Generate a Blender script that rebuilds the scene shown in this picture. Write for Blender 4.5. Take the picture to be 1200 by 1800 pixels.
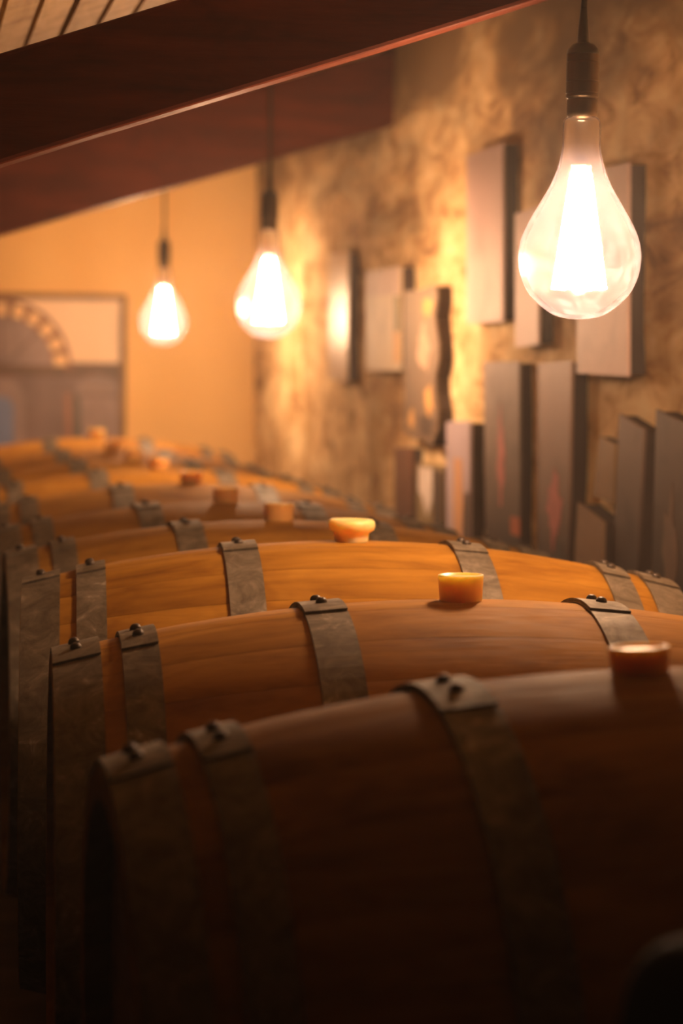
import bpy, math, random
from mathutils import Vector, Matrix, noise

random.seed(7)
for o in list(bpy.data.objects):
    bpy.data.objects.remove(o)
S = bpy.context.scene
COL = S.collection
R = math.radians

# ------------------------------------------------------------------ camera
CAMZ = 1.70
yaw, pitch, roll = R(10.212), R(3.465), R(0.6585)
fw = Vector((math.sin(yaw) * math.cos(pitch), math.cos(yaw) * math.cos(pitch), -math.sin(pitch)))
rt = Vector((math.cos(yaw), -math.sin(yaw), 0))
up = rt.cross(fw)
rt2 = rt * math.cos(roll) + up * math.sin(roll)
up2 = up * math.cos(roll) - rt * math.sin(roll)
cam_data = bpy.data.cameras.new('camera')
cam = bpy.data.objects.new('camera', cam_data)
COL.objects.link(cam)
M4 = Matrix((rt2, up2, -fw)).transposed().to_4x4()
M4.translation = Vector((0, 0, CAMZ))
cam.matrix_world = M4
cam_data.sensor_fit = 'HORIZONTAL'
cam_data.sensor_width = 24.0
cam_data.lens = 85.0
cam_data.clip_start = 0.05
cam_data.dof.use_dof = True
cam_data.dof.focus_distance = 3.02
cam_data.dof.aperture_fstop = 3.8
S.camera = cam

# ------------------------------------------------------------------ world, exposure
W = bpy.data.worlds.new('world')
S.world = W
W.use_nodes = True
W.node_tree.nodes['Background'].inputs[0].default_value = (0.35, 0.5, 0.9, 1)
W.node_tree.nodes['Background'].inputs[1].default_value = 0.02
vs = S.view_settings
vs.view_transform = 'Standard'
vs.look = 'None'
vs.exposure = 0.2
vs.gamma = 1.0
vs.use_curve_mapping = False
LAMP_COLOR = (1.0, 0.605, 0.35)
LAMP_POWER = 76.0          # watts of light per bulb
HAZE = 0.010
S.cycles.max_bounces = 4
S.cycles.diffuse_bounces = 2
S.cycles.glossy_bounces = 2
S.cycles.transparent_max_bounces = 8
S.cycles.volume_bounces = 0
S.cycles.caustics_refractive = False
S.cycles.caustics_reflective = False

# ------------------------------------------------------------------ helpers
def mesh(name, verts, faces, mat=None, parent=None, smooth=False, loc=None):
    me = bpy.data.meshes.new(name)
    me.from_pydata([tuple(v) for v in verts], [], faces)
    me.validate()
    if smooth:
        me.polygons.foreach_set('use_smooth', [True] * len(me.polygons))
    me.update()
    if mat:
        me.materials.append(mat)
    return obj(name, me, parent, loc)

def obj(name, me, parent=None, loc=None):
    o = bpy.data.objects.new(name, me)
    COL.objects.link(o)
    if parent:
        o.parent = parent
    if loc:
        o.location = loc
    return o

def empty(name, loc=(0, 0, 0)):
    o = bpy.data.objects.new(name, None)
    COL.objects.link(o)
    o.location = loc
    o.empty_display_size = 0.05
    return o

def tag(o, label, cat, group=None):
    o['label'] = label
    o['category'] = cat
    if group:
        o['group'] = group
    return o

def structure(o, label=None):
    o['kind'] = 'structure'
    if label:
        o['label'] = label
    return o

def box_vf(x0, x1, y0, y1, z0, z1, v=None, f=None):
    v = [] if v is None else v
    f = [] if f is None else f
    b = len(v)
    v += [(x0, y0, z0), (x1, y0, z0), (x1, y1, z0), (x0, y1, z0), (x0, y0, z1), (x1, y0, z1), (x1, y1, z1), (x0, y1, z1)]
    f += [(b, b + 3, b + 2, b + 1), (b + 4, b + 5, b + 6, b + 7), (b, b + 1, b + 5, b + 4), (b + 1, b + 2, b + 6, b + 5), (b + 2, b + 3, b + 7, b + 6), (b + 3, b, b + 4, b + 7)]
    return v, f

def bevel(o, w=0.004, seg=2):
    m = o.modifiers.new('bevel', 'BEVEL')
    m.width = w
    m.segments = seg
    m.limit_method = 'ANGLE'
    return o

def lathe_vf(prof, n=32, cap0=True, cap1=True):
    """prof: list of (r, z) going along the surface."""
    v, f = [], []
    for r, z in prof:
        for i in range(n):
            a = 2 * math.pi * i / n
            v.append((r * math.cos(a), r * math.sin(a), z))
    for j in range(len(prof) - 1):
        for i in range(n):
            k = (i + 1) % n
            f.append((j * n + i, j * n + k, (j + 1) * n + k, (j + 1) * n + i))
    if cap0:
        f.append(tuple(range(n - 1, -1, -1)))
    if cap1:
        b = (len(prof) - 1) * n
        f.append(tuple(range(b, b + n)))
    return v, f

def tube_vf(pts, r, n=10):
    v, f = [], []
    pts = [Vector(p) for p in pts]
    for i, p in enumerate(pts):
        t = (pts[min(i + 1, len(pts) - 1)] - pts[max(i - 1, 0)]).normalized()
        a = t.cross(Vector((0, 1, 0.13))).normalized()
        b = t.cross(a)
        rr = r[i] if isinstance(r, (list, tuple)) else r
        for k in range(n):
            q = 2 * math.pi * k / n
            v.append(p + a * rr * math.cos(q) + b * rr * math.sin(q))
    for i in range(len(pts) - 1):
        for k in range(n):
            l = (k + 1) % n
            f.append((i * n + k, i * n + l, (i + 1) * n + l, (i + 1) * n + k))
    f.append(tuple(range(n - 1, -1, -1)))
    b = (len(pts) - 1) * n
    f.append(tuple(range(b, b + n)))
    return v, f

# ------------------------------------------------------------------ materials
def new_mat(name):
    m = bpy.data.materials.new(name)
    m.use_nodes = True
    nt = m.node_tree
    return m, nt, nt.nodes['Principled BSDF']

def N(nt, kind, **kw):
    n = nt.nodes.new(kind)
    for k, v in kw.items():
        if k.startswith('_'):
            setattr(n, k[1:], v)
        else:
            n.inputs[k.replace('__', ' ')].default_value = v
    return n

def ramp(nt, src, stops):
    r = nt.nodes.new('ShaderNodeValToRGB')
    el = r.color_ramp.elements
    while len(el) < len(stops):
        el.new(0.5)
    for e, (p, c) in zip(el, stops):
        e.position = p
        e.color = (c[0], c[1], c[2], 1)
    nt.links.new(src, r.inputs[0])
    return r.outputs[0]

def coords(nt, scale=(1, 1, 1), kind='Object', jitter=False):
    tc = nt.nodes.new('ShaderNodeTexCoord')
    mp = nt.nodes.new('ShaderNodeMapping')
    mp.inputs['Scale'].default_value = scale
    nt.links.new(tc.outputs[kind], mp.inputs[0])
    if jitter:
        oi = nt.nodes.new('ShaderNodeObjectInfo')
        mu = nt.nodes.new('ShaderNodeMath')
        mu.operation = 'MULTIPLY'
        mu.inputs[1].default_value = 37.0
        nt.links.new(oi.outputs['Random'], mu.inputs[0])
        nt.links.new(mu.outputs[0], mp.inputs['Location'])
    return mp.outputs[0]

def noise_tex(nt, vec, scale, detail=6, rough=0.6, dist=0.0):
    n = N(nt, 'ShaderNodeTexNoise', Scale=scale, Detail=detail, Roughness=rough, Distortion=dist)
    nt.links.new(vec, n.inputs['Vector'])
    return n.outputs['Fac']

def mix(nt, fac, a, b, mode='MIX'):
    m = nt.nodes.new('ShaderNodeMix')
    m.data_type = 'RGBA'
    m.blend_type = mode
    for inp, val in ((m.inputs[0], fac), (m.inputs[6], a), (m.inputs[7], b)):
        if hasattr(val, 'links'):
            nt.links.new(val, inp)
        elif isinstance(val, (int, float)):
            inp.default_value = val
        else:
            inp.default_value = (val[0], val[1], val[2], 1)
    return m.outputs[2]

def bump(nt, bsdf, h, strength=0.3, dist=0.01):
    b = N(nt, 'ShaderNodeBump', Strength=strength, Distance=dist)
    nt.links.new(h, b.inputs['Height'])
    nt.links.new(b.outputs[0], bsdf.inputs['Normal'])

def mat_wood(name, c0, c1, c2, rough=0.5, stretch=(1.2, 14, 14), use_obj_color=False, bumps=0.15, spec=0.4):
    m, nt, b = new_mat(name)
    vec = coords(nt, stretch, jitter=True)
    g = noise_tex(nt, vec, 3.0, 4, 0.65, 0.6)
    col = ramp(nt, g, [(0.28, c0), (0.5, c1), (0.74, c2)])
    vec2 = coords(nt, (2.4, 4.5, 4.5), jitter=True)
    blot = noise_tex(nt, vec2, 2.2, 3, 0.65, 0.8)
    dk = ramp(nt, blot, [(0.30, (0.62, 0.54, 0.46)), (0.45, (0.88, 0.85, 0.82)), (0.58, (1, 1, 1))])
    col = mix(nt, 1.0, col, dk, 'MULTIPLY')
    oi = nt.nodes.new('ShaderNodeObjectInfo')
    rnd = ramp(nt, oi.outputs['Random'], [(0, (0.86, 0.84, 0.80)), (1, (1.06, 1.05, 1.03))])
    col = mix(nt, 1.0, col, rnd, 'MULTIPLY')
    if use_obj_color:
        col = mix(nt, 1.0, col, oi.outputs['Color'], 'MULTIPLY')
    nt.links.new(col, b.inputs['Base Color'])
    fine = noise_tex(nt, coords(nt, (stretch[0] * 2, stretch[1] * 4, stretch[2] * 4)), 6, 2)
    rr = ramp(nt, fine, [(0.3, (rough - 0.08,) * 3), (0.7, (rough + 0.1,) * 3)])
    nt.links.new(rr, b.inputs['Roughness'])
    b.inputs['Specular IOR Level'].default_value = spec
    bump(nt, b, fine, bumps, 0.002)
    return m

M_OAK = mat_wood('oak_stave', (0.25, 0.125, 0.026), (0.36, 0.195, 0.042), (0.44, 0.25, 0.060), 0.7, (1.6, 9, 9), True, 0.12, 0.08)
M_HEAD = mat_wood('oak_head', (0.16, 0.08, 0.035), (0.24, 0.13, 0.055), (0.32, 0.18, 0.08), 0.6, (10, 1.2, 10))
M_BEAM = mat_wood('stained_beam', (0.05, 0.011, 0.0045), (0.095, 0.019, 0.007), (0.14, 0.030, 0.011), 0.55, (1.0, 9, 9), False, 0.3, 0.12)
M_BOARD = mat_wood('ceiling_board', (0.40, 0.25, 0.10), (0.60, 0.40, 0.18), (0.74, 0.52, 0.26), 0.7, (9, 1.5, 9), False, 0.4)
M_RAIL = mat_wood('rack_timber', (0.10, 0.055, 0.028), (0.17, 0.10, 0.05), (0.24, 0.15, 0.08), 0.7, (9, 1.0, 9))
M_FRAME = mat_wood('frame_wood', (0.20, 0.10, 0.035), (0.27, 0.145, 0.05), (0.34, 0.19, 0.07), 0.5, (6, 6, 6))

def mat_steel():
    m, nt, b = new_mat('galvanised_steel')
    vec = coords(nt, (1, 1, 1), jitter=True)
    g = noise_tex(nt, vec, 26, 4, 0.74, 0.8)
    col = ramp(nt, g, [(0.30, (0.10, 0.078, 0.054)), (0.48, (0.17, 0.140, 0.103)), (0.62, (0.25, 0.21, 0.16)), (0.72, (0.46, 0.40, 0.33))])
    nt.links.new(col, b.inputs['Base Color'])
    rr = ramp(nt, noise_tex(nt, vec, 30, 2), [(0.3, (0.58,) * 3), (0.7, (0.80,) * 3)])
    nt.links.new(rr, b.inputs['Roughness'])
    b.inputs['Metallic'].default_value = 0.4
    b.inputs['Specular IOR Level'].default_value = 0.3
    bump(nt, b, g, 0.25, 0.002)
    return m
M_STEEL = mat_steel()

def mat_plain(name, col, rough=0.5, metal=0.0, var=0.15, scale=20, bumps=0.1, spec=0.5):
    m, nt, b = new_mat(name)
    g = noise_tex(nt, coords(nt), scale, 2, 0.6)
    lo = tuple(c * (1 - var) for c in col)
    hi = tuple(min(1, c * (1 + var)) for c in col)
    nt.links.new(ramp(nt, g, [(0.3, lo), (0.7, hi)]), b.inputs['Base Color'])
    b.inputs['Roughness'].default_value = rough
    b.inputs['Metallic'].default_value = metal
    b.inputs['Specular IOR Level'].default_value = spec
    if bumps:
        bump(nt, b, g, bumps, 0.002)
    return m

M_RIVET = mat_plain('dark_rivet', (0.07, 0.055, 0.045), 0.5, 0.6)
M_BLACK = mat_plain('black_bakelite', (0.018, 0.015, 0.013), 0.35)
M_BRASS = mat_plain('aged_brass', (0.075, 0.048, 0.026), 0.4, 0.8)
M_CABLE = mat_plain('black_cable', (0.02, 0.016, 0.014), 0.7)
M_FLOOR = mat_plain('floor_concrete', (0.10, 0.075, 0.055), 0.85, 0, 0.3, 6)
M_PLINTH = mat_plain('plinth_stone', (0.14, 0.10, 0.07), 0.9, 0, 0.3, 8)
M_RUBBER = mat_plain('black_rubber', (0.010, 0.006, 0.004), 0.8, spec=0.08)
M_DARKWALL = mat_plain('dark_plaster', (0.055, 0.032, 0.018), 0.9, 0, 0.3, 3)

def mat_wall_right():
    m, nt, b = new_mat('stained_ochre_plaster')
    vec = coords(nt)
    flatv = coords(nt, (1, 0.34, 1))
    big = noise_tex(nt, flatv, 2.6, 4, 0.60, 0.6)
    mid = noise_tex(nt, flatv, 12.0, 5, 0.70, 0.8)
    run = noise_tex(nt, coords(nt, (1, 1.2, 0.9)), 1.8, 3, 0.62, 0.3)
    col = ramp(nt, mid, [(0.33, (0.30, 0.165, 0.07)), (0.44, (0.70, 0.45, 0.21)), (0.55, (0.90, 0.66, 0.35)), (0.68, (0.96, 0.78, 0.48))])
    st = ramp(nt, big, [(0.32, (0.36, 0.31, 0.26)), (0.42, (0.78, 0.72, 0.66)), (0.52, (1, 1, 1))])
    col = mix(nt, 1.0, col, st, 'MULTIPLY')
    st2 = ramp(nt, run, [(0.36, (0.62, 0.55, 0.47)), (0.50, (1, 1, 1))])
    col = mix(nt, 1.0, col, st2, 'MULTIPLY')
    # darker brown band under the roof, ragged at its lower edge
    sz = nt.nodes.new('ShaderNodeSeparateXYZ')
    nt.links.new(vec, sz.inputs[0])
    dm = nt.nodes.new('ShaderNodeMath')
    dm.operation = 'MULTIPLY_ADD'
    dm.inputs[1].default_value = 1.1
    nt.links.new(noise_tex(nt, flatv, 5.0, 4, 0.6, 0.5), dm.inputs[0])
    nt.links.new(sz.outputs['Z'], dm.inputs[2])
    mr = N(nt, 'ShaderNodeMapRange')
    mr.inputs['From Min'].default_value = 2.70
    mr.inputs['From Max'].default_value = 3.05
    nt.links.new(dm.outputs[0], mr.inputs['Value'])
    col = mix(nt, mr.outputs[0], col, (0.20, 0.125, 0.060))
    nt.links.new(col, b.inputs['Base Color'])
    b.inputs['Roughness'].default_value = 0.9
    b.inputs['Specular IOR Level'].default_value = 0.2
    bump(nt, b, mid, 0.5, 0.012)
    return m

def mat_wall_back():
    m, nt, b = new_mat('smooth_ochre_plaster')
    vec = coords(nt)
    g = noise_tex(nt, vec, 1.6, 3, 0.55, 0.3)
    col = ramp(nt, g, [(0.3, (0.86, 0.52, 0.18)), (0.7, (0.93, 0.61, 0.25))])
    nt.links.new(col, b.inputs['Base Color'])
    b.inputs['Roughness'].default_value = 0.85
    bump(nt, b, noise_tex(nt, vec, 12, 3), 0.15, 0.005)
    return m

# ------------------------------------------------------------------ room shell
XL, XR, YF, YB = -1.30, 1.35, -1.50, 9.56
def ceil_z(x):
    return 2.605 + 0.32 * (x - XR)

v, f = box_vf(XL - 0.1, XR + 0.1, YF - 0.1, YB + 0.1, -0.08, 0.0)
structure(mesh('floor', v, f, M_FLOOR))

def relief_wall(name, mat, amp):
    ny, nz = 260, 66
    v, f = [], []
    for i in range(ny + 1):
        y = YF + (YB - YF) * i / ny
        for j in range(nz + 1):
            z = 2.66 * j / nz
            p = Vector((0.0, y, z))
            d = noise.fractal(p * 1.6, 1.0, 2.0, 4) * amp + noise.fractal(p * 7 + Vector((3, 1, 9)), 1.0, 2.0, 3) * amp * 0.4
            v.append((XR + 0.012 + d * 0.7, y, z))
    for i in range(ny):
        for j in range(nz):
            a = i * (nz + 1) + j
            f.append((a, a + 1, a + nz + 2, a + nz + 1))
    # a solid back, so that the wall has thickness
    b = len(v)
    v += [(XR + 0.2, YF, 0), (XR + 0.2, YB, 0), (XR + 0.2, YB, 2.66), (XR + 0.2, YF, 2.66)]
    f.append((b, b + 1, b + 2, b + 3))
    f.append((b + 3, b + 2, ny * (nz + 1) + nz, nz))
    return structure(mesh(name, v, f, mat, smooth=True))
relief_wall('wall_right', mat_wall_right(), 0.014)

def wall_prism(name, mat, poly, axis, a0, a1):
    """poly in (u, z); extruded along axis from a0 to a1."""
    v, f = [], []
    n = len(poly)
    for a in (a0, a1):
        for u, z in poly:
            v.append((u, a, z) if axis == 'y' else (a, u, z))
    f.append(tuple(range(n)))
    f.append(tuple(range(2 * n - 1, n - 1, -1)))
    for i in range(n):
        k = (i + 1) % n
        f.append((i, i + n, k + n, k))
    return structure(mesh(name, v, f, mat))
gable = [(XL - 0.1, 0), (XR + 0.2, 0), (XR + 0.2, ceil_z(XR + 0.2)), (XL - 0.1, ceil_z(XL - 0.1))]
wall_prism('wall_back', mat_wall_back(), gable, 'y', YB, YB + 0.15)
wall_prism('wall_front', M_DARKWALL, gable, 'y', YF - 0.15, YF)
zl = ceil_z(XL)
wall_prism('wall_left', M_DARKWALL, [(YF, 0), (YB, 0), (YB, zl), (YF, zl)], 'x', XL - 0.12, XL)

# ceiling: dark sheathing with narrow boards nailed under it, running along the room
v, f = [], []
for y in (YF - 0.15, YB + 0.15):
    for x, dz in ((XL - 0.15, 0.035), (XR + 0.2, 0.035), (XR + 0.2, 0.075), (XL - 0.15, 0.075)):
        v.append((x, y, ceil_z(x) + dz))
f = [(0, 1, 2, 3), (7, 6, 5, 4), (0, 4, 5, 1), (1, 5, 6, 2), (2, 6, 7, 3), (3, 7, 4, 0)]
ceiling = structure(mesh('ceiling', v, f, M_DARKWALL))
pitch_b = 0.060
sl = math.hypot(1, 0.32)
board_w = pitch_b * sl - 0.010
v, f = box_vf(-board_w / 2, board_w / 2, YF, YB, 0, 0.022)
board_me = None
i = 0
x = XL + pitch_b / 2
while x < XR:
    if board_me is None:
        o = mesh('board', v, f, M_BOARD, ceiling)
        board_me = o.data
    else:
        o = obj('board', board_me, ceiling)
    o.location = (x, 0, ceil_z(x) + random.uniform(-0.002, 0.006))
    o.rotation_euler = (0, -math.atan(0.32) + random.uniform(-0.02, 0.02), 0)
    x += pitch_b

# rafters
def rafter(name, y0, y1, pa, pb, h, label, x0, x1):
    """pa, pb: two (x, z) points on the lower edge."""
    s = (pb[1] - pa[1]) / (pb[0] - pa[0])
    v, f = [], []
    n = 14
    for i in range(n + 1):
        x = x0 + (x1 - x0) * i / n
        z = pa[1] + s * (x - pa[0])
        w = noise.noise(Vector((x * 2.1, y0, 5))) * 0.003
        v += [(x, y0 + w, z + w), (x, y1, z + w), (x, y1, z + h), (x, y0 + w, z + h)]
    for i in range(n):
        a, b = i * 4, i * 4 + 4
        for k in range(4):
            l = (k + 1) % 4
            f.append((a + k, a + l, b + l, b + k))
    f.append((3, 2, 1, 0))
    f.append((n * 4, n * 4 + 1, n * 4 + 2, n * 4 + 3))
    o = mesh(name, v, f, M_BEAM)
    tag(o, label, 'beam', 'sloping roof beams')
    bevel(o, 0.006, 2)
    return o
rafter('roof_beam', 3.12, 3.205, (0.1167, 1.9495), (0.812, 2.183), 0.141, 'dark brown sloping roof beam in shadow, the nearer and upper one', XL, XR + 0.02)
rafter('roof_beam', 6.80, 6.93, (0.254, 2.052), (1.245, 2.349), 0.215, 'reddish lit sloping roof beam behind the hanging bulb in the middle', XL + 0.001, XR + 0.02)
v, f = [], []
for y in (YF, 6.79):
    for x, dz in ((-0.25, -0.103), (-0.16, -0.103 + 0), (-0.16, -0.004), (-0.25, -0.004 - 0.0)):
        v.append((x, y, ceil_z(x) + dz))
f = [(0, 1, 2, 3), (7, 6, 5, 4), (0, 4, 5, 1), (1, 5, 6, 2), (2, 6, 7, 3), (3, 7, 4, 0)]
tag(mesh('purlin', v, f, M_BEAM), 'timber purlin under the ceiling boards, out above the aisle', 'beam')

# plinth and barrel rack
v, f = box_vf(0.10, XR + 0.01, 1.62, YB, 0.0, 0.52)
o = structure(mesh('plinth', v, f, M_PLINTH))

# ------------------------------------------------------------------ barrels
LEN, RB, RH = 0.95, 0.35, 0.288
def rad(t):
    s = (t / LEN - 0.5) * 2
    return RB - (RB - RH) * abs(s) ** 2

def stave_mesh(half):
    """one stave, centred on the top (local +Z), axis along local X."""
    na, nx, th = 6, 20, 0.026
    v, f = [], []
    def P(t, a, r):
        return (t - LEN / 2, -r * math.sin(a), r * math.cos(a))
    rows = []
    for i in range(nx + 1):
        t = LEN * i / nx
        r = rad(t)
        row = []
        for j in range(na + 1):
            a = -half + 2 * half * j / na
            g = 0.0009 / r
            a = max(-half + g * 0.35, min(half - g * 0.35, a))
            rr = r - (0.0008 if j in (0, na) else 0)
            row.append(len(v))
            v.append(P(t, a, rr))
        rows.append(row)
    for i in range(nx):
        for j in range(na):
            f.append((rows[i][j], rows[i + 1][j], rows[i + 1][j + 1], rows[i][j + 1]))
    nsm = len(f)
    inner = []
    for i in range(nx + 1):
        t = LEN * i / nx
        r = rad(t)
        b = len(v)
        v += [P(t, -half, r - 0.0008), P(t, -half, r - th), P(t, half, r - th), P(t, half, r - 0.0008)]
        inner.append(b)
    for i in range(nx):
        a, b = inner[i], inner[i + 1]
        f.append((a + 1, b + 1, b, a))
        f.append((a + 2, b + 2, b + 1, a + 1))
        f.append((a + 3, b + 3, b + 2, a + 2))
    for i, fl in ((0, False), (nx, True)):
        loop = [inner[i] + 1] + rows[i] + [inner[i] + 2]
        f.append(tuple(loop[::-1]) if fl else tuple(loop))
    me = bpy.data.meshes.new('stave')
    me.from_pydata(v, [], f)
    me.polygons.foreach_set('use_smooth', [k < nsm for k in range(len(f))])
    me.materials.append(M_OAK)
    me.update()
    return me

WIDTHS = [14, 15, 12, 14, 11, 16, 13, 15, 12, 14, 16, 11, 13, 14, 15, 12, 14, 13, 16, 12, 14, 15, 11, 13, 14, 11]
_tot = sum(WIDTHS)
STAVE_ME = {w: stave_mesh(math.pi * w / _tot) for w in set(WIDTHS)}

def hoop_mesh(t0, t1):
    n, th = 120, 0.0024
    v, f = [], []
    ov0, ov1 = R(-26), R(11)          # overlap: outer end stops just on the camera side of the top
    tot = 2 * math.pi + (ov1 - ov0)
    for i in range(n + 1):
        u = i / n
        a = ov0 - 0 + tot * u          # runs round, the last stretch lies on top of the first
        # angle measured from the top towards local -Y (the camera side)
        lift = 0.0
        over = a - (2 * math.pi + ov0)
        if over > -R(8):
            lift = th * min(1.0, (over + R(8)) / R(8)) + 0.0006
        for t, dr in ((t0, 0.0), (t1, 0.0), (t1, th), (t0, th)):
            r = rad(t) + 0.0012 + dr + lift
            v.append((t - LEN / 2, -r * math.sin(a), r * math.cos(a)))
    for i in range(n):
        a, b = i * 4, i * 4 + 4
        for k in range(4):
            l = (k + 1) % 4
            f.append((a + k, a + l, b + l, b + k))
    f.append((3, 2, 1, 0))
    f.append((n * 4, n * 4 + 1, n * 4 + 2, n * 4 + 3))
    me = bpy.data.meshes.new('hoop')
    me.from_pydata(v, [], f)
    me.materials.append(M_STEEL)
    me.update()
    return me
HOOPS = [(0.0005, 0.054), (0.077, 0.118), (0.285, 0.334)]
HOOPS += [(LEN - b, LEN - a) for a, b in reversed(HOOPS)]
HOOP_ME = [hoop_mesh(a, b) for a, b in HOOPS]
v, f = lathe_vf([(0.0068, -0.001), (0.0066, 0.0018), (0.0052, 0.0044), (0.0026, 0.0058)], 14)
RIVET_ME = bpy.data.meshes.new('rivet')
RIVET_ME.from_pydata(v, [], f)
RIVET_ME.polygons.foreach_set('use_smooth', [True] * len(f))
RIVET_ME.materials.append(M_RIVET)

def head_boards():
    """boards of one barrel head, cut from a disc in the local YZ plane."""
    rh, n = 0.268, 7
    out = []
    cuts = [-rh + 2 * rh * k / n for k in range(n + 1)]
    for k in range(n):
        y0, y1 = cuts[k] + 0.0008, cuts[k + 1] - 0.0008
        top, bot = [], []
        for q in range(9):
            y = y0 + (y1 - y0) * q / 8
            h = math.sqrt(max(1e-6, rh * rh - y * y))
            top.append((y, h))
            bot.append((y, -h))
        loop = bot + top[::-1]
        v = [(-0.01, y, z) for y, z in loop] + [(0.01, y, z) for y, z in loop]
        m = len(loop)
        f = [tuple(range(m - 1, -1, -1)), tuple(range(m, 2 * m))]
        for i in range(m):
            l = (i + 1) % m
            f.append((i, l, l + m, i + m))
        me = bpy.data.meshes.new('head_board')
        me.from_pydata(v, [], f)
        me.materials.append(M_HEAD)
        me.update()
        out.append(me)
    return out
HEAD_ME = head_boards()

def mat_bung(name, c, trans):
    m, nt, b = new_mat(name)
    g = noise_tex(nt, coords(nt), 60, 4)
    col = ramp(nt, g, [(0.3, tuple(x * 0.85 for x in c)), (0.7, c)])
    nt.links.new(col, b.inputs['Base Color'])
    b.inputs['Roughness'].default_value = 0.38
    b.inputs['Subsurface Weight'].default_value = trans
    b.inputs['Subsurface Radius'].default_value = (1.0, 0.62, 0.26)
    b.inputs['Subsurface Scale'].default_value = 0.035
    return m
M_BUNG = mat_bung('amber_silicone', (0.98, 0.69, 0.31), 1.0)
M_BUNG_DARK = mat_bung('brown_silicone', (0.74, 0.40, 0.13), 0.85)

def bung_mesh(kind):
    if kind == 'mushroom':
        prof = [(0.022, -0.03), (0.0245, 0.006), (0.026, 0.014), (0.0325, 0.018), (0.0342, 0.024), (0.0335, 0.030), (0.030, 0.033), (0.024, 0.0325), (0.022, 0.030)]
    else:
        prof = [(0.021, -0.03), (0.0248, 0.0), (0.0262, 0.024), (0.0268, 0.029), (0.0262, 0.031), (0.0235, 0.0312), (0.0222, 0.0285)]
    v, f = lathe_vf(prof, 40)
    me = bpy.data.meshes.new('bung')
    me.from_pydata(v, [], f)
    me.polygons.foreach_set('use_smooth', [len(q) == 4 for q in f])
    me.materials.append(M_BUNG)
    me.update()
    return me
BUNG_ME = {k: bung_mesh(k) for k in ('plain', 'mushroom')}
dark_me = BUNG_ME['plain'].copy()
dark_me.materials.clear()
dark_me.materials.append(M_BUNG_DARK)
BUNG_ME['dark'] = dark_me

BZ = CAMZ - 0.6328
BARRELS = [  # x, y, dz, yaw in degrees, bung, wood tint (second and back four brightened to imitate lamplight), label
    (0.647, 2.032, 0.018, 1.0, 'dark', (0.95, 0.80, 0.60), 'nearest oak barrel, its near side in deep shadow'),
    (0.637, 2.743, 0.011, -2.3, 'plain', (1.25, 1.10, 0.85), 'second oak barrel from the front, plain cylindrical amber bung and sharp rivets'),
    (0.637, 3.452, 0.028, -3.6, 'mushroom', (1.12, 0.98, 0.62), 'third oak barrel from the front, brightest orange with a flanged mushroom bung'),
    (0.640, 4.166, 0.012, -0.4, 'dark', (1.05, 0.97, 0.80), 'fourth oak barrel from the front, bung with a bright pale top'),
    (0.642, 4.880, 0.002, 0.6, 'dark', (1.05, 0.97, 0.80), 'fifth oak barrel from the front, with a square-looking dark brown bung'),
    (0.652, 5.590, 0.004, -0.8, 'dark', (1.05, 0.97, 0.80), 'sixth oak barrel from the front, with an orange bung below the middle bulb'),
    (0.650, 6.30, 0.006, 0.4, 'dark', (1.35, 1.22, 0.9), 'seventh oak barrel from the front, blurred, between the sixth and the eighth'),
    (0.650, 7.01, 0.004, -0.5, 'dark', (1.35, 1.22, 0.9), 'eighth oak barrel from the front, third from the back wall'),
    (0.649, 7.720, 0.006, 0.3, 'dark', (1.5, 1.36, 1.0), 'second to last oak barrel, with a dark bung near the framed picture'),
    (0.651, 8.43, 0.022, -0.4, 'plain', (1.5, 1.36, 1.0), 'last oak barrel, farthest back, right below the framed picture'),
]
rack = empty('barrel_rack', (0, 0, 0.52))
tag(rack, 'timber rack with two rails carrying the row of barrels', 'rack')
RX = (0.36, 0.92)
for k, x in enumerate(RX):
    v, f = box_vf(-0.05, 0.05, 1.66, YB - 0.3, 0, 0.14)
    o = mesh('rail', v, f, M_RAIL, rack)
    o.location = (x, 0, 0)
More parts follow.
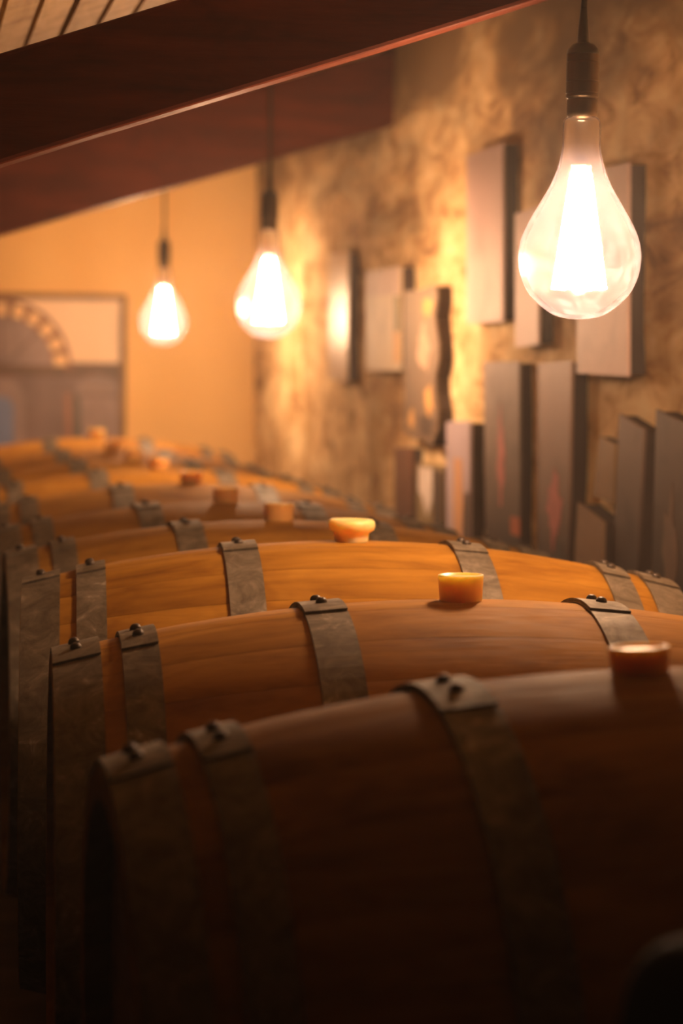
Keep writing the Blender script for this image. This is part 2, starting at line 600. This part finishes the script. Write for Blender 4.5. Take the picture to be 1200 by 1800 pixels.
for bi, (bx, by, dz, byaw, bk, tint, label) in enumerate(BARRELS):
    z = BZ + dz
    root = empty('oak_barrel', (bx, by, z))
    root.rotation_euler = (0, R(-2.0) if bi == 0 else 0, R(byaw))
    tag(root, label, 'barrel', 'row of oak wine barrels')
    a = -math.pi * WIDTHS[0] / _tot
    for w in WIDTHS:
        hw = math.pi * w / _tot
        o = obj('stave', STAVE_ME[w], root)
        # angle runs from the top towards the camera side
        o.rotation_euler = (a + hw, 0, 0)
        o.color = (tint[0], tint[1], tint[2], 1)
        a += 2 * hw
    for hi, (t0, t1) in enumerate(HOOPS):
        h = obj('hoop', HOOP_ME[hi], root)
        h.rotation_euler = (R(random.uniform(-3, 3)) + (R(2) if bi == 0 else 0), 0, 0)
        if bi == 0 and hi in (2, 3):
            h.location = (-0.010 if hi == 2 else 0.010, 0, 0)
        tm = (t0 + t1) / 2
        for ang, off in ((-3.6, -0.001), (3.6, 0.0)):
            rv = obj('rivet', RIVET_ME, h)
            rr = rad(tm) + 0.0012 + 0.0024 * 2 + 0.0006
            q = R(ang)
            rv.location = (tm + off - LEN / 2, -rr * math.sin(q), rr * math.cos(q))
            rv.rotation_euler = (q, math.atan((rad(t0) - rad(t1)) / (t1 - t0)), 0)
    for side in (-1, 1):
        for me in HEAD_ME:
            o = obj('head_board', me, root)
            o.location = (side * (LEN / 2 - 0.036), 0, 0)
    g = obj('bung', BUNG_ME[bk], root)
    g.location = (random.uniform(-0.002, 0.002), 0, RB - (0.009 if bi == 0 else 0.001))
    g.rotation_euler = (R(random.uniform(-2, 2)), R(random.uniform(-2, 2)), 0)
    g['label'] = {'plain': 'round amber silicone bung', 'mushroom': 'amber bung with a wide flange', 'dark': 'brown silicone bung'}[bk]
    for x in RX:
        t = x - bx + LEN / 2
        v, f = box_vf(-0.04, 0.04, -0.10, 0.10, 0.14, z - rad(t) - 0.52 + 0.001)
        o = mesh('saddle', v, f, M_RAIL, rack)
        o.location = (x, by, 0)

# ------------------------------------------------------------------ hanging bulbs
def mat_glass():
    m, nt, b = new_mat('clear_glass_glow_film')
    nt.nodes.remove(b)
    out = nt.nodes['Material Output']
    tr = N(nt, 'ShaderNodeBsdfTransparent', Color=(0.97, 0.955, 0.93, 1))
    gl = N(nt, 'ShaderNodeBsdfGlossy', Color=(1, 1, 1, 1), Roughness=0.03)
    df = N(nt, 'ShaderNodeBsdfTranslucent', Color=(0.85, 0.79, 1.0, 1))
    vec = coords(nt)
    g = noise_tex(nt, vec, 38, 3, 0.7, 1.2)
    gz = nt.nodes.new('ShaderNodeSeparateXYZ')
    nt.links.new(vec, gz.inputs[0])
    # film added so the glass looks overexposed; heavier and blotchier on the lower half
    low = N(nt, 'ShaderNodeMapRange')
    low.inputs['From Min'].default_value = -0.08
    low.inputs['From Max'].default_value = -0.27
    low.inputs['To Min'].default_value = 0.0
    low.inputs['To Max'].default_value = 1.0
    nt.links.new(gz.outputs['Z'], low.inputs['Value'])
    film = N(nt, 'ShaderNodeMapRange')
    film.inputs['From Min'].default_value = 0.35
    film.inputs['From Max'].default_value = 0.68
    film.inputs['To Min'].default_value = -0.12
    film.inputs['To Max'].default_value = 1.0
    nt.links.new(g, film.inputs['Value'])
    mul = nt.nodes.new('ShaderNodeMath')
    mul.operation = 'MULTIPLY'
    nt.links.new(low.outputs[0], mul.inputs[0])
    nt.links.new(film.outputs[0], mul.inputs[1])
    mad = nt.nodes.new('ShaderNodeMath')
    mad.operation = 'MULTIPLY_ADD'
    mad.inputs[1].default_value = 0.020
    mad.inputs[2].default_value = 0.013
    nt.links.new(mul.outputs[0], mad.inputs[0])
    m1 = nt.nodes.new('ShaderNodeMixShader')
    nt.links.new(mad.outputs[0], m1.inputs[0])
    nt.links.new(tr.outputs[0], m1.inputs[1])
    nt.links.new(df.outputs[0], m1.inputs[2])
    # rough refraction added to give the filaments a bloom-like halo
    rf = N(nt, 'ShaderNodeBsdfRefraction', Color=(0.97, 0.95, 0.93, 1), Roughness=0.36, IOR=1.10)
    m3 = nt.nodes.new('ShaderNodeMixShader')
    m3.inputs[0].default_value = 0.40
    nt.links.new(m1.outputs[0], m3.inputs[1])
    nt.links.new(rf.outputs[0], m3.inputs[2])
    m1 = m3
    m2 = nt.nodes.new('ShaderNodeMixShader')
    m2.inputs[0].default_value = 0.025
    nt.links.new(m1.outputs[0], m2.inputs[1])
    nt.links.new(gl.outputs[0], m2.inputs[2])
    nt.links.new(m2.outputs[0], out.inputs['Surface'])
    return m
M_GLASS = mat_glass()
def mat_stem():
    m, nt, b = new_mat('glass_stem')
    nt.nodes.remove(b)
    tr = N(nt, 'ShaderNodeBsdfTransparent', Color=(0.95, 0.93, 0.9, 1))
    df = N(nt, 'ShaderNodeBsdfTranslucent', Color=(1, 0.95, 0.88, 1))
    ms = nt.nodes.new('ShaderNodeMixShader')
    ms.inputs[0].default_value = 0.10
    nt.links.new(tr.outputs[0], ms.inputs[1])
    nt.links.new(df.outputs[0], ms.inputs[2])
    nt.links.new(ms.outputs[0], nt.nodes['Material Output'].inputs['Surface'])
    return m
M_STEM = mat_stem()
N_FIL, FIL_R, FIL_L = 10, 0.0050, 0.155
def mat_filament():
    m, nt, b = new_mat('glowing_filament')
    nt.nodes.remove(b)
    area = N_FIL * 2 * math.pi * FIL_R * FIL_L
    em = N(nt, 'ShaderNodeEmission', Color=LAMP_COLOR + (1,), Strength=LAMP_POWER / (math.pi * area))
    nt.links.new(em.outputs[0], nt.nodes['Material Output'].inputs['Surface'])
    return m
M_FIL = mat_filament()

def smooth_prof(pts, sub=5):
    out = []
    n = len(pts)
    for i in range(n - 1):
        p0 = pts[max(i - 1, 0)]; p1 = pts[i]; p2 = pts[i + 1]; p3 = pts[min(i + 2, n - 1)]
        for k in range(sub):
            t = k / sub
            q = []
            for a in (0, 1):
                q.append(0.5 * ((2 * p1[a]) + (-p0[a] + p2[a]) * t + (2 * p0[a] - 5 * p1[a] + 4 * p2[a] - p3[a]) * t * t + (-p0[a] + 3 * p1[a] - 3 * p2[a] + p3[a]) * t ** 3))
            out.append((max(q[0], 0.0), q[1]))
    out.append(pts[-1])
    return out

def pendant(y, label, glass_label):
    x, ztop = 0.891, CAMZ + 0.336
    root = empty('pendant_bulb', (x, y, ztop))
    tag(root, label, 'light bulb', 'bare pear-shaped bulbs hanging on cables')
    # glass envelope; z = 0 at the top of the neck
    P = [(0.0205, 0.0), (0.0245, -0.004), (0.0256, -0.012), (0.0256, -0.030), (0.0262, -0.042), (0.0300, -0.062), (0.0395, -0.088), (0.0530, -0.112),
         (0.0680, -0.138), (0.0780, -0.160), (0.0820, -0.178), (0.0822, -0.192), (0.0790, -0.212), (0.0690, -0.234), (0.0530, -0.251), (0.0340, -0.264), (0.0160, -0.2690), (0.004, -0.270)]
    v, f = lathe_vf(smooth_prof(P, 4), 56, False, True)
    g = mesh('glass_bulb', v, f, M_GLASS, root, True)
    # stem and filaments
    v, f = lathe_vf([(0.0085, -0.004), (0.0075, -0.038), (0.0075, -0.04), (0.0105, -0.046), (0.0105, -0.052), (0.006, -0.056)], 20)
    mesh('glass_stem', v, f, M_STEM, root, True)
    v, f = lathe_vf([(0.003, -0.050), (0.009, -0.056), (0.012, -0.060), (0.012, -0.064), (0.004, -0.066)], 18)
    mesh('filament_support', v, f, M_BRASS, root, True)
    for k in range(N_FIL):
        a = 2 * math.pi * (k + 0.3) / N_FIL
        r0, r1 = 0.010, 0.033
        pts = [(r0 * math.cos(a), r0 * math.sin(a), -0.075), (r1 * math.cos(a), r1 * math.sin(a), -0.075 - FIL_L)]
        v, f = tube_vf(pts, FIL_R, 5)
        mesh('filament', v, f, M_FIL, root)
    # lampholder
    v, f = lathe_vf([(0.0195, -0.002), (0.0205, 0.006), (0.0205, 0.022), (0.0185, 0.026)], 32)
    mesh('bulb_cap', v, f, M_BRASS, root, True)
    so = [(0.0195, 0.024), (0.0222, 0.027), (0.0222, 0.030), (0.0215, 0.0312), (0.0222, 0.0325), (0.0222, 0.046), (0.0215, 0.0472), (0.0222, 0.0485), (0.0222, 0.072), (0.0215, 0.0735), (0.0222, 0.075), (0.0222, 0.083)]
    v, f = lathe_vf(so, 36)
    mesh('lampholder', v, f, M_BRASS, root, False)
    v, f = lathe_vf(smooth_prof([(0.0222, 0.083), (0.0205, 0.090), (0.0150, 0.0965), (0.0085, 0.099)], 4), 32)
    mesh('lampholder_dome', v, f, M_BLACK, root, True)
    v, f = lathe_vf(smooth_prof([(0.0085, 0.098), (0.0080, 0.104), (0.0070, 0.120), (0.0050, 0.140), (0.0045, 0.145)], 3), 20)
    mesh('strain_relief', v, f, M_BLACK, root, True)
    zc = (2.215 if y < 4 else ceil_z(x)) - ztop       # the near one hangs from the underside of the beam
    v, f = tube_vf([(0, 0, 0.143), (0.001, 0, 0.16), (0, 0.001, 0.15 + (zc - 0.15) * 0.6), (0, 0, zc + 0.01)], 0.0042, 10)
    mesh('cable', v, f, M_CABLE, root, True)
    return root
pendant(3.162, 'large bare glowing bulb nearest the camera, sharp, at upper right', None)
pendant(6.009, 'bare glowing bulb hanging in the middle, second from the camera', None)
pendant(8.527, 'smallest and farthest bare glowing bulb, beside the framed picture', None)

# ------------------------------------------------------------------ boards and canvases on the right wall
def mat_panel(name, c_low, c_high, streak=None, rough=0.6):
    """painted board: foot-to-head colour shift imitates the fall of light; vertical brush streaks."""
    m, nt, b = new_mat(name)
    gen = coords(nt, (1, 1, 1), 'Generated')
    sx = nt.nodes.new('ShaderNodeSeparateXYZ')
    nt.links.new(gen, sx.inputs[0])
    base = ramp(nt, sx.outputs['Z'], [(0.32, c_low), (0.95, c_high)])  # uneven light up the face, put into the base colour
    st = noise_tex(nt, coords(nt, (4, 1.6, 1.6), jitter=True), 3, 6, 0.6, 0.5)
    sc = streak or tuple(c * 0.55 for c in c_low)
    fac = ramp(nt, st, [(0.52, (0, 0, 0)), (0.72, (0.55, 0.55, 0.55))])
    col = mix(nt, fac, base, sc)
    nt.links.new(col, b.inputs['Base Color'])
    b.inputs['Roughness'].default_value = rough
    b.inputs['Specular IOR Level'].default_value = 0.35
    bump(nt, b, st, 0.1, 0.003)
    return m

M_EDGE = mat_plain('dark_board_edge', (0.055, 0.035, 0.028), 0.8)
XF, XBK = 1.327, 1.372
def quad_point(c, u, v):
    """c: far-top, near-top, near-bottom, far-bottom as (y, z); u from far to near, v from bottom to top."""
    t = Vector(c[0]) * (1 - u) + Vector(c[1]) * u
    b = Vector(c[3]) * (1 - u) + Vector(c[2]) * u
    return b * (1 - v) + t * v

def wall_board(name, corners, mat, label, cat, patches=(), xf=XF, outline=None):
    corners = [(c[0] + 0.03, c[1]) for c in corners]
    cy = sum(c[0] for c in corners) / 4
    cz = sum(c[1] for c in corners) / 4
    root = empty(name, (XBK - 0.01, cy, min(c[1] for c in corners)))
    tag(root, label, cat, 'painted boards and canvases on the plaster wall')
    o0 = Vector(root.location)
    def prism(nm, pts, x0, x1, m):
        n = len(pts)
        v = [(x0 - o0.x, p[0] - o0.y, p[1] - o0.z) for p in pts] + [(x1 - o0.x, p[0] - o0.y, p[1] - o0.z) for p in pts]
        f = [tuple(range(n)), tuple(range(2 * n - 1, n - 1, -1))]
        for i in range(n):
            k = (i + 1) % n
            f.append((i, i + n, k + n, k))
        return mesh(nm, v, f, m, root)
    pts = [quad_point(corners, u, v) for u, v in (outline or [(0, 1), (1, 1), (1, 0), (0, 0)])]
    cen = sum(pts, Vector((0, 0))) / len(pts)
    prism('backing', [cen + (p - cen) * 0.985 for p in pts], xf + 0.004, XBK, M_EDGE)
    face = prism('painted_face', pts, xf, xf + 0.006, mat)
    for k, (nm, uv, pm) in enumerate(patches):
        prism(nm, [quad_point(corners, u, v) for u, v in uv], xf - 0.0012, xf + 0.0005, pm)
    return root

def blob(u0, u1, v0, v1, n=12, seed=0, jag=0.5):
    n += 8
    rr = random.Random(seed)
    out = []
    for i in range(n):
        a = -2 * math.pi * i / n
        k = 1 - jag * rr.random()
        out.append(((u0 + u1) / 2 + (u1 - u0) / 2 * k * math.cos(a), (v0 + v1) / 2 + (v1 - v0) / 2 * k * math.sin(a)))
    return out

P_PINK = mat_plain('dusty_pink_paint', (0.50, 0.15, 0.13), 0.6, 0, 0.25)
P_RED = mat_plain('orange_red_paint', (0.42, 0.10, 0.03), 0.6, 0, 0.25)
P_WHITE = mat_plain('off_white_paint', (0.72, 0.62, 0.56), 0.6, 0, 0.12)
P_OLIVE = mat_plain('olive_paint', (0.20, 0.15, 0.04), 0.6, 0, 0.3)
P_DARK = mat_plain('umber_paint', (0.06, 0.035, 0.022), 0.6, 0, 0.3)
P_LAV = mat_plain('lavender_paint', (0.42, 0.34, 0.40), 0.6, 0, 0.15)
P_OCHRE = mat_plain('ochre_paint', (0.62, 0.33, 0.10), 0.6, 0, 0.2)
P_GREY = mat_plain('warm_grey_paint', (0.30, 0.23, 0.20), 0.6, 0, 0.2)
P_CREAM = mat_plain('cream_paint', (0.74, 0.56, 0.36), 0.6, 0, 0.1)
P_TEAL = mat_plain('slate_paint', (0.12, 0.12, 0.13), 0.6, 0, 0.2)

wall_board('canvas', [(5.69, 2.208), (5.331, 2.208), (5.31, 1.804), (5.668, 1.804)],
           mat_panel('mauve_grey_board', (0.78, 0.52, 0.46), (0.27, 0.175, 0.15)), 'tall mauve grey canvas high on the wall left of the near bulb', 'canvas')
wall_board('canvas', [(5.212, 2.04), (5.011, 2.043), (4.993, 1.75), (5.19, 1.745)],
           mat_panel('pale_rose_board', (0.88, 0.63, 0.55), (0.60, 0.42, 0.36)), 'narrow pale pink canvas just left of the near bulb', 'canvas')
wall_board('canvas', [(4.704, 2.09), (4.359, 2.085), (4.336, 1.686), (4.687, 1.69)],
           mat_panel('pale_pink_board', (0.95, 0.68, 0.60), (0.60, 0.42, 0.37)), 'large pale pink canvas behind and below the near bulb', 'canvas')
wall_board('painted_board', [(5.485, 1.712), (5.156, 1.714), (5.10, 1.14), (5.43, 1.14)],
           mat_panel('grey_board', (0.050, 0.029, 0.020), (0.33, 0.235, 0.19)), 'dark grey brown board with a pink streak, under the tall mauve canvas', 'painting',
           [('pink_streak', blob(0.36, 0.62, 0.42, 0.86, 12, 3), P_PINK), ('red_mark', [(0.75, 0.40), (1.0, 0.40), (1.0, 0.33), (0.75, 0.33)], P_RED)])
wall_board('painted_board', [(4.99, 1.709), (4.727, 1.716), (4.722, 1.14), (4.965, 1.14)],
           mat_panel('rose_brown_board', (0.09, 0.05, 0.034), (0.52, 0.33, 0.25)), 'pinkish brown board with a red blotch, under the narrow pale canvas', 'painting',
           [('pink_blotch', blob(0.28, 0.85, 0.30, 0.62, 14, 5), P_PINK), ('dark_foot', blob(0.5, 0.98, 0.02, 0.36, 12, 8), P_DARK)])
wall_board('painted_board', [(4.384, 1.615), (4.229, 1.59), (4.27, 1.14), (4.425, 1.16)],
           mat_panel('slate_brown_board', (0.036, 0.022, 0.017), (0.25, 0.165, 0.13)), 'tilted slate brown board with a dark edge, second from the right', 'painting')
wall_board('painted_board', [(4.156, 1.628), (3.93, 1.598), (3.95, 1.10), (4.17, 1.12)],
           mat_panel('umber_board', (0.030, 0.018, 0.013), (0.14, 0.09, 0.066)), 'rightmost umber board, cut by the picture edge', 'painting',
           [('brown_shape', blob(0.25, 0.7, 0.25, 0.78, 12, 11), mat_plain('dull_brown_paint', (0.16, 0.10, 0.07), 0.6))])
wall_board('painted_board', [(4.617, 1.433), (4.437, 1.406), (4.442, 1.10), (4.66, 1.12)],
           mat_panel('tan_board', (0.24, 0.14, 0.08), (0.34, 0.21, 0.125)), 'small tan board with a slanting top, low behind the barrels', 'painting', xf=1.314)
wall_board('painted_board', [(4.541, 1.567), (4.436, 1.555), (4.440, 1.442), (4.58, 1.45)],
           mat_panel('ochre_board', (0.30, 0.17, 0.06), (0.36, 0.22, 0.09)), 'dull ochre board above the small tan one', 'painting', xf=1.335)
wall_board('canvas', [(7.615, 2.053), (7.272, 2.049), (7.275, 1.65), (7.611, 1.658)],
           mat_panel('glossy_cream_board', (0.62, 0.46, 0.33), (0.55, 0.40, 0.29), None, 0.3), 'farthest canvas, narrow and cream, right of the middle bulb', 'canvas')
wall_board('canvas', [(6.979, 1.977), (6.472, 1.973), (6.456, 1.688), (6.96, 1.686)],
           mat_panel('cream_board', (0.64, 0.50, 0.34), (0.60, 0.46, 0.32)), 'wide cream canvas with a pinkish upper band and a green side strip', 'canvas',
           [('pinkish_band', [(0.02, 0.98), (0.98, 0.98), (0.98, 0.74), (0.02, 0.74)], mat_plain('pinkish_paint', (0.52, 0.36, 0.29), 0.6)),
            ('green_strip', [(0.84, 0.72), (0.99, 0.72), (0.99, 0.38), (0.84, 0.38)], P_OLIVE),
            ('yellow_strip', [(0.82, 0.38), (0.98, 0.38), (0.98, 0.08), (0.82, 0.08)], P_OCHRE)])
slab = [(0, 1), (0.55, 1.0), (0.98, 1.02), (1.0, 0.93), (0.93, 0.82), (0.98, 0.73), (1.05, 0.64), (1.04, 0.54), (0.95, 0.44), (0.97, 0.33), (1.03, 0.22), (1.02, 0.10), (0.82, -0.02), (0.62, 0.03), (0.4, 0.01), (0.15, 0.03), (0.0, 0.06), (0.03, 0.35), (0.0, 0.65)]
wall_board('carved_slab', [(6.369, 1.901), (5.955, 1.899), (5.93, 1.502), (6.345, 1.505)],
           mat_panel('weathered_slab', (0.17, 0.11, 0.07), (0.25, 0.175, 0.115), (0.07, 0.045, 0.028)), 'weathered mottled wooden slab with a wavy edge, between cream and mauve canvases', 'carving',
           [('pale_figure', blob(0.42, 0.86, 0.42, 0.80, 14, 21), mat_plain('faded_pink_paint', (0.46, 0.30, 0.20), 0.6)), ('ochre_flame', blob(0.62, 0.92, 0.16, 0.42, 12, 22), P_OCHRE),
            ('ochre_corner', blob(0.55, 0.95, 0.80, 0.97, 12, 25), P_OCHRE), ('dark_foot', blob(0.45, 0.98, 0.03, 0.20, 12, 23), P_DARK), ('ochre_mark', blob(0.14, 0.36, 0.06, 0.24, 10, 24), P_OCHRE)],
           xf=1.316, outline=slab)
wall_board('painted_board', [(6.526, 1.474), (6.297, 1.484), (6.285, 1.14), (6.498, 1.14)],
           mat_panel('red_brown_board', (0.11, 0.05, 0.03), (0.20, 0.085, 0.045)), 'small dark red brown board below the weathered slab', 'painting')
wall_board('painted_board', [(6.221, 1.445), (5.90, 1.452), (5.89, 1.12), (6.212, 1.12)],
           mat_panel('olive_board', (0.24, 0.17, 0.08), (0.26, 0.18, 0.09)), 'olive board with a white patch at its head, low beside the lavender one', 'painting',
           [('white_patch', [(0.10, 0.97), (0.62, 0.97), (0.60, 0.72), (0.42, 0.58), (0.22, 0.74), (0.08, 0.78)], P_WHITE), ('dark_side', [(0.60, 0.97), (0.98, 0.95), (0.98, 0.25), (0.66, 0.5)], P_DARK)])
wall_board('painted_board', [(5.874, 1.563), (5.615, 1.570), (5.597, 1.12), (5.844, 1.12)],
           mat_panel('lavender_board', (0.42, 0.33, 0.36), (0.46, 0.37, 0.42), (0.30, 0.22, 0.22)), 'lavender board with an orange middle, left of the dark grey one', 'painting',
           [('orange_middle', [(0.36, 0.80), (0.66, 0.80), (0.74, 0.55), (0.62, 0.12), (0.40, 0.12), (0.34, 0.5)], mat_plain('terracotta_paint', (0.60, 0.32, 0.16), 0.6)),
            ('dark_side', [(0.78, 0.62), (0.99, 0.62), (0.99, 0.05), (0.70, 0.05)], P_DARK)])

# ------------------------------------------------------------------ framed picture of an arched doorway, on the back wall
pic = empty('framed_picture', (0.37, YB, 1.06))
tag(pic, 'large wood-framed picture of a brick arch and arched windows on the back wall', 'picture')
def flat(name, pts, d0, d1, m, smooth=False):
    """pts (x, z) in the wall, d = distance in front of the wall."""
    n = len(pts)
    v = [(p[0] - 0.37, -d1, p[1] - 1.06) for p in pts] + [(p[0] - 0.37, -d0, p[1] - 1.06) for p in pts]
    f = [tuple(range(n)), tuple(range(2 * n - 1, n - 1, -1))]
    for i in range(n):
        k = (i + 1) % n
        f.append((i, i + n, k + n, k))
    return mesh(name, v, f, m, pic)
PX0, PX1, PZ0, PZ1 = -0.11, 0.85, 1.06, 1.969
fwid = 0.024
flat('frame_rail', [(PX0, PZ1 - fwid), (PX1, PZ1 - fwid), (PX1, PZ1), (PX0, PZ1)], 0, 0.035, M_FRAME)
flat('frame_rail', [(PX0, PZ0), (PX1, PZ0), (PX1, PZ0 + fwid), (PX0, PZ0 + fwid)], 0, 0.035, M_FRAME)
flat('frame_stile', [(PX0, PZ0 + fwid), (PX0 + fwid, PZ0 + fwid), (PX0 + fwid, PZ1 - fwid), (PX0, PZ1 - fwid)], 0, 0.035, M_FRAME)
flat('frame_stile', [(PX1 - fwid, PZ0 + fwid), (PX1, PZ0 + fwid), (PX1, PZ1 - fwid), (PX1 - fwid, PZ1 - fwid)], 0, 0.035, M_FRAME)
Q_BEIGE = mat_plain('print_beige', (0.92, 0.68, 0.45), 0.5, 0, 0.05, 4, 0)
Q_MAUVE = mat_plain('print_mauve', (0.20, 0.135, 0.13), 0.5, 0, 0.2, 8, 0)
Q_GREY = mat_plain('print_grey_mauve', (0.29, 0.21, 0.20), 0.5, 0, 0.2, 8, 0)
Q_DARK = mat_plain('print_dark_brown', (0.125, 0.065, 0.04), 0.5, 0, 0.2, 8, 0)
Q_BROWN = mat_plain('print_brick', (0.27, 0.115, 0.06), 0.5, 0, 0.2, 8, 0)
Q_STONE = mat_plain('print_pale_stone', (0.92, 0.60, 0.30), 0.5, 0, 0.15, 20, 0)
Q_BLUE = mat_plain('print_blue', (0.17, 0.23, 0.42), 0.5, 0, 0.15, 6, 0)
Q_SLATE = mat_plain('print_slate', (0.11, 0.10, 0.09), 0.5, 0, 0.2, 6, 0)
Q_PINK = mat_plain('print_terracotta', (0.36, 0.16, 0.10), 0.5, 0, 0.2, 6, 0)
ix0, ix1, iz0, iz1 = PX0 + fwid, PX1 - fwid, PZ0 + fwid, PZ1 - fwid
flat('print_sheet', [(ix0, iz0), (ix1, iz0), (ix1, iz1), (ix0, iz1)], 0.0, 0.010, Q_BEIGE)
flat('lower_wall', [(ix0, iz0), (ix1, iz0), (ix1, 1.655), (ix0, 1.655)], 0.010, 0.0112, Q_MAUVE)
flat('dark_ledge', [(ix0, 1.645), (ix1, 1.645), (ix1, 1.700), (ix0, 1.700)], 0.010, 0.0120, Q_DARK)
AC = (0.365, 1.675)
def arc(r, a0, a1, n):
    return [(AC[0] + r * math.cos(a0 + (a1 - a0) * i / n), AC[1] + r * math.sin(a0 + (a1 - a0) * i / n)) for i in range(n + 1)]
flat('lunette', arc(0.205, 0, math.pi, 24), 0.010, 0.0128, Q_GREY)
flat('arch_rim', arc(0.272, 0, math.pi, 30) + arc(0.200, math.pi, 0, 30), 0.010, 0.0134, Q_BROWN)
nv = 11
for k in range(nv):
    a0 = math.pi * (k + 0.20) / nv
    a1 = math.pi * (k + 0.80) / nv
    flat('voussoir', arc(0.256, a0, a1, 4) + arc(0.205, a1, a0, 4), 0.010, 0.0150, Q_STONE)
flat('transom', [(0.15, 1.655), (0.60, 1.655), (0.60, 1.688), (0.15, 1.688)], 0.010, 0.0146, Q_DARK)
for a in (45, 90, 135):
    c, s = math.cos(R(a)), math.sin(R(a))
    flat('glazing_bar', [(AC[0] + 0.01 * s, AC[1] - 0.01 * c), (AC[0] + 0.2 * c + 0.006 * s, AC[1] + 0.2 * s - 0.006 * c), (AC[0] + 0.2 * c - 0.006 * s, AC[1] + 0.2 * s + 0.006 * c), (AC[0] - 0.01 * s, AC[1] + 0.01 * c)], 0.010, 0.0140, Q_MAUVE)
def round_top(x0, x1, zt, zb, n=16):
    r = (x1 - x0) / 2
    cx = (x0 + x1) / 2
    return [(x1, zb)] + [(cx + r * math.cos(math.pi * i / n), zt - r * 0.8 + r * 0.8 * math.sin(math.pi * i / n)) for i in range(n + 1)] + [(x0, zb)]
flat('arched_window', round_top(0.655, 0.822, 1.655, iz0), 0.010, 0.0138, Q_GREY)
flat('window_bar', [(0.665, 1.565), (0.822, 1.565), (0.822, 1.58), (0.665, 1.58)], 0.010, 0.0146, Q_MAUVE)
flat('slate_jamb', [(0.64, iz0), (0.69, iz0), (0.672, 1.55), (0.648, 1.60)], 0.010, 0.0144, Q_SLATE)
flat('terracotta_post', [(0.625, iz0), (0.655, iz0), (0.632, 1.58), (0.612, 1.58)], 0.010, 0.0150, Q_PINK)
flat('arched_doorway', round_top(0.26, 0.455, 1.635, iz0), 0.010, 0.0138, Q_GREY)
flat('blue_doorway_light', round_top(0.30, 0.412, 1.565, iz0), 0.010, 0.0146, Q_BLUE)

# ------------------------------------------------------------------ dark capped post in the right foreground
post = empty('capped_post', (0.462, 1.35, 0.0))
tag(post, 'black round-topped post in the dark lower right corner', 'post')
v, f = lathe_vf([(0.040, 0.0), (0.040, 1.30)], 32)
mesh('shaft', v, f, M_RUBBER, post, False)
v, f = lathe_vf(smooth_prof([(0.046, 1.26), (0.0475, 1.30), (0.045, 1.328), (0.037, 1.348), (0.024, 1.360), (0.008, 1.3645)], 4), 36)
mesh('cap', v, f, M_RUBBER, post, True)

# ------------------------------------------------------------------ haze added to imitate lens glow around the bulbs
if HAZE > 0:
    m = bpy.data.materials.new('bloom_haze')
    m.use_nodes = True
    nt = m.node_tree
    nt.nodes.remove(nt.nodes['Principled BSDF'])
    vsn = N(nt, 'ShaderNodeVolumeScatter', Color=(1.0, 0.95, 0.9, 1), Density=HAZE, Anisotropy=0.55)
    nt.links.new(vsn.outputs[0], nt.nodes['Material Output'].inputs['Volume'])
    x0, x1 = XL - 0.05, XR + 0.1
    v = []
    for y in (YF - 0.05, YB + 0.05):
        v += [(x0, y, -0.02), (x1, y, -0.02), (x1, y, ceil_z(x1) + 0.05), (x0, y, ceil_z(x0) + 0.05)]
    f = [(0, 1, 2, 3), (7, 6, 5, 4), (0, 4, 5, 1), (1, 5, 6, 2), (2, 6, 7, 3), (3, 7, 4, 0)]
    hz = mesh('haze', v, f, m)
    hz['kind'] = 'stuff'
    hz['label'] = 'thin haze added to imitate lens glow around the bulbs'
    hz['category'] = 'haze'
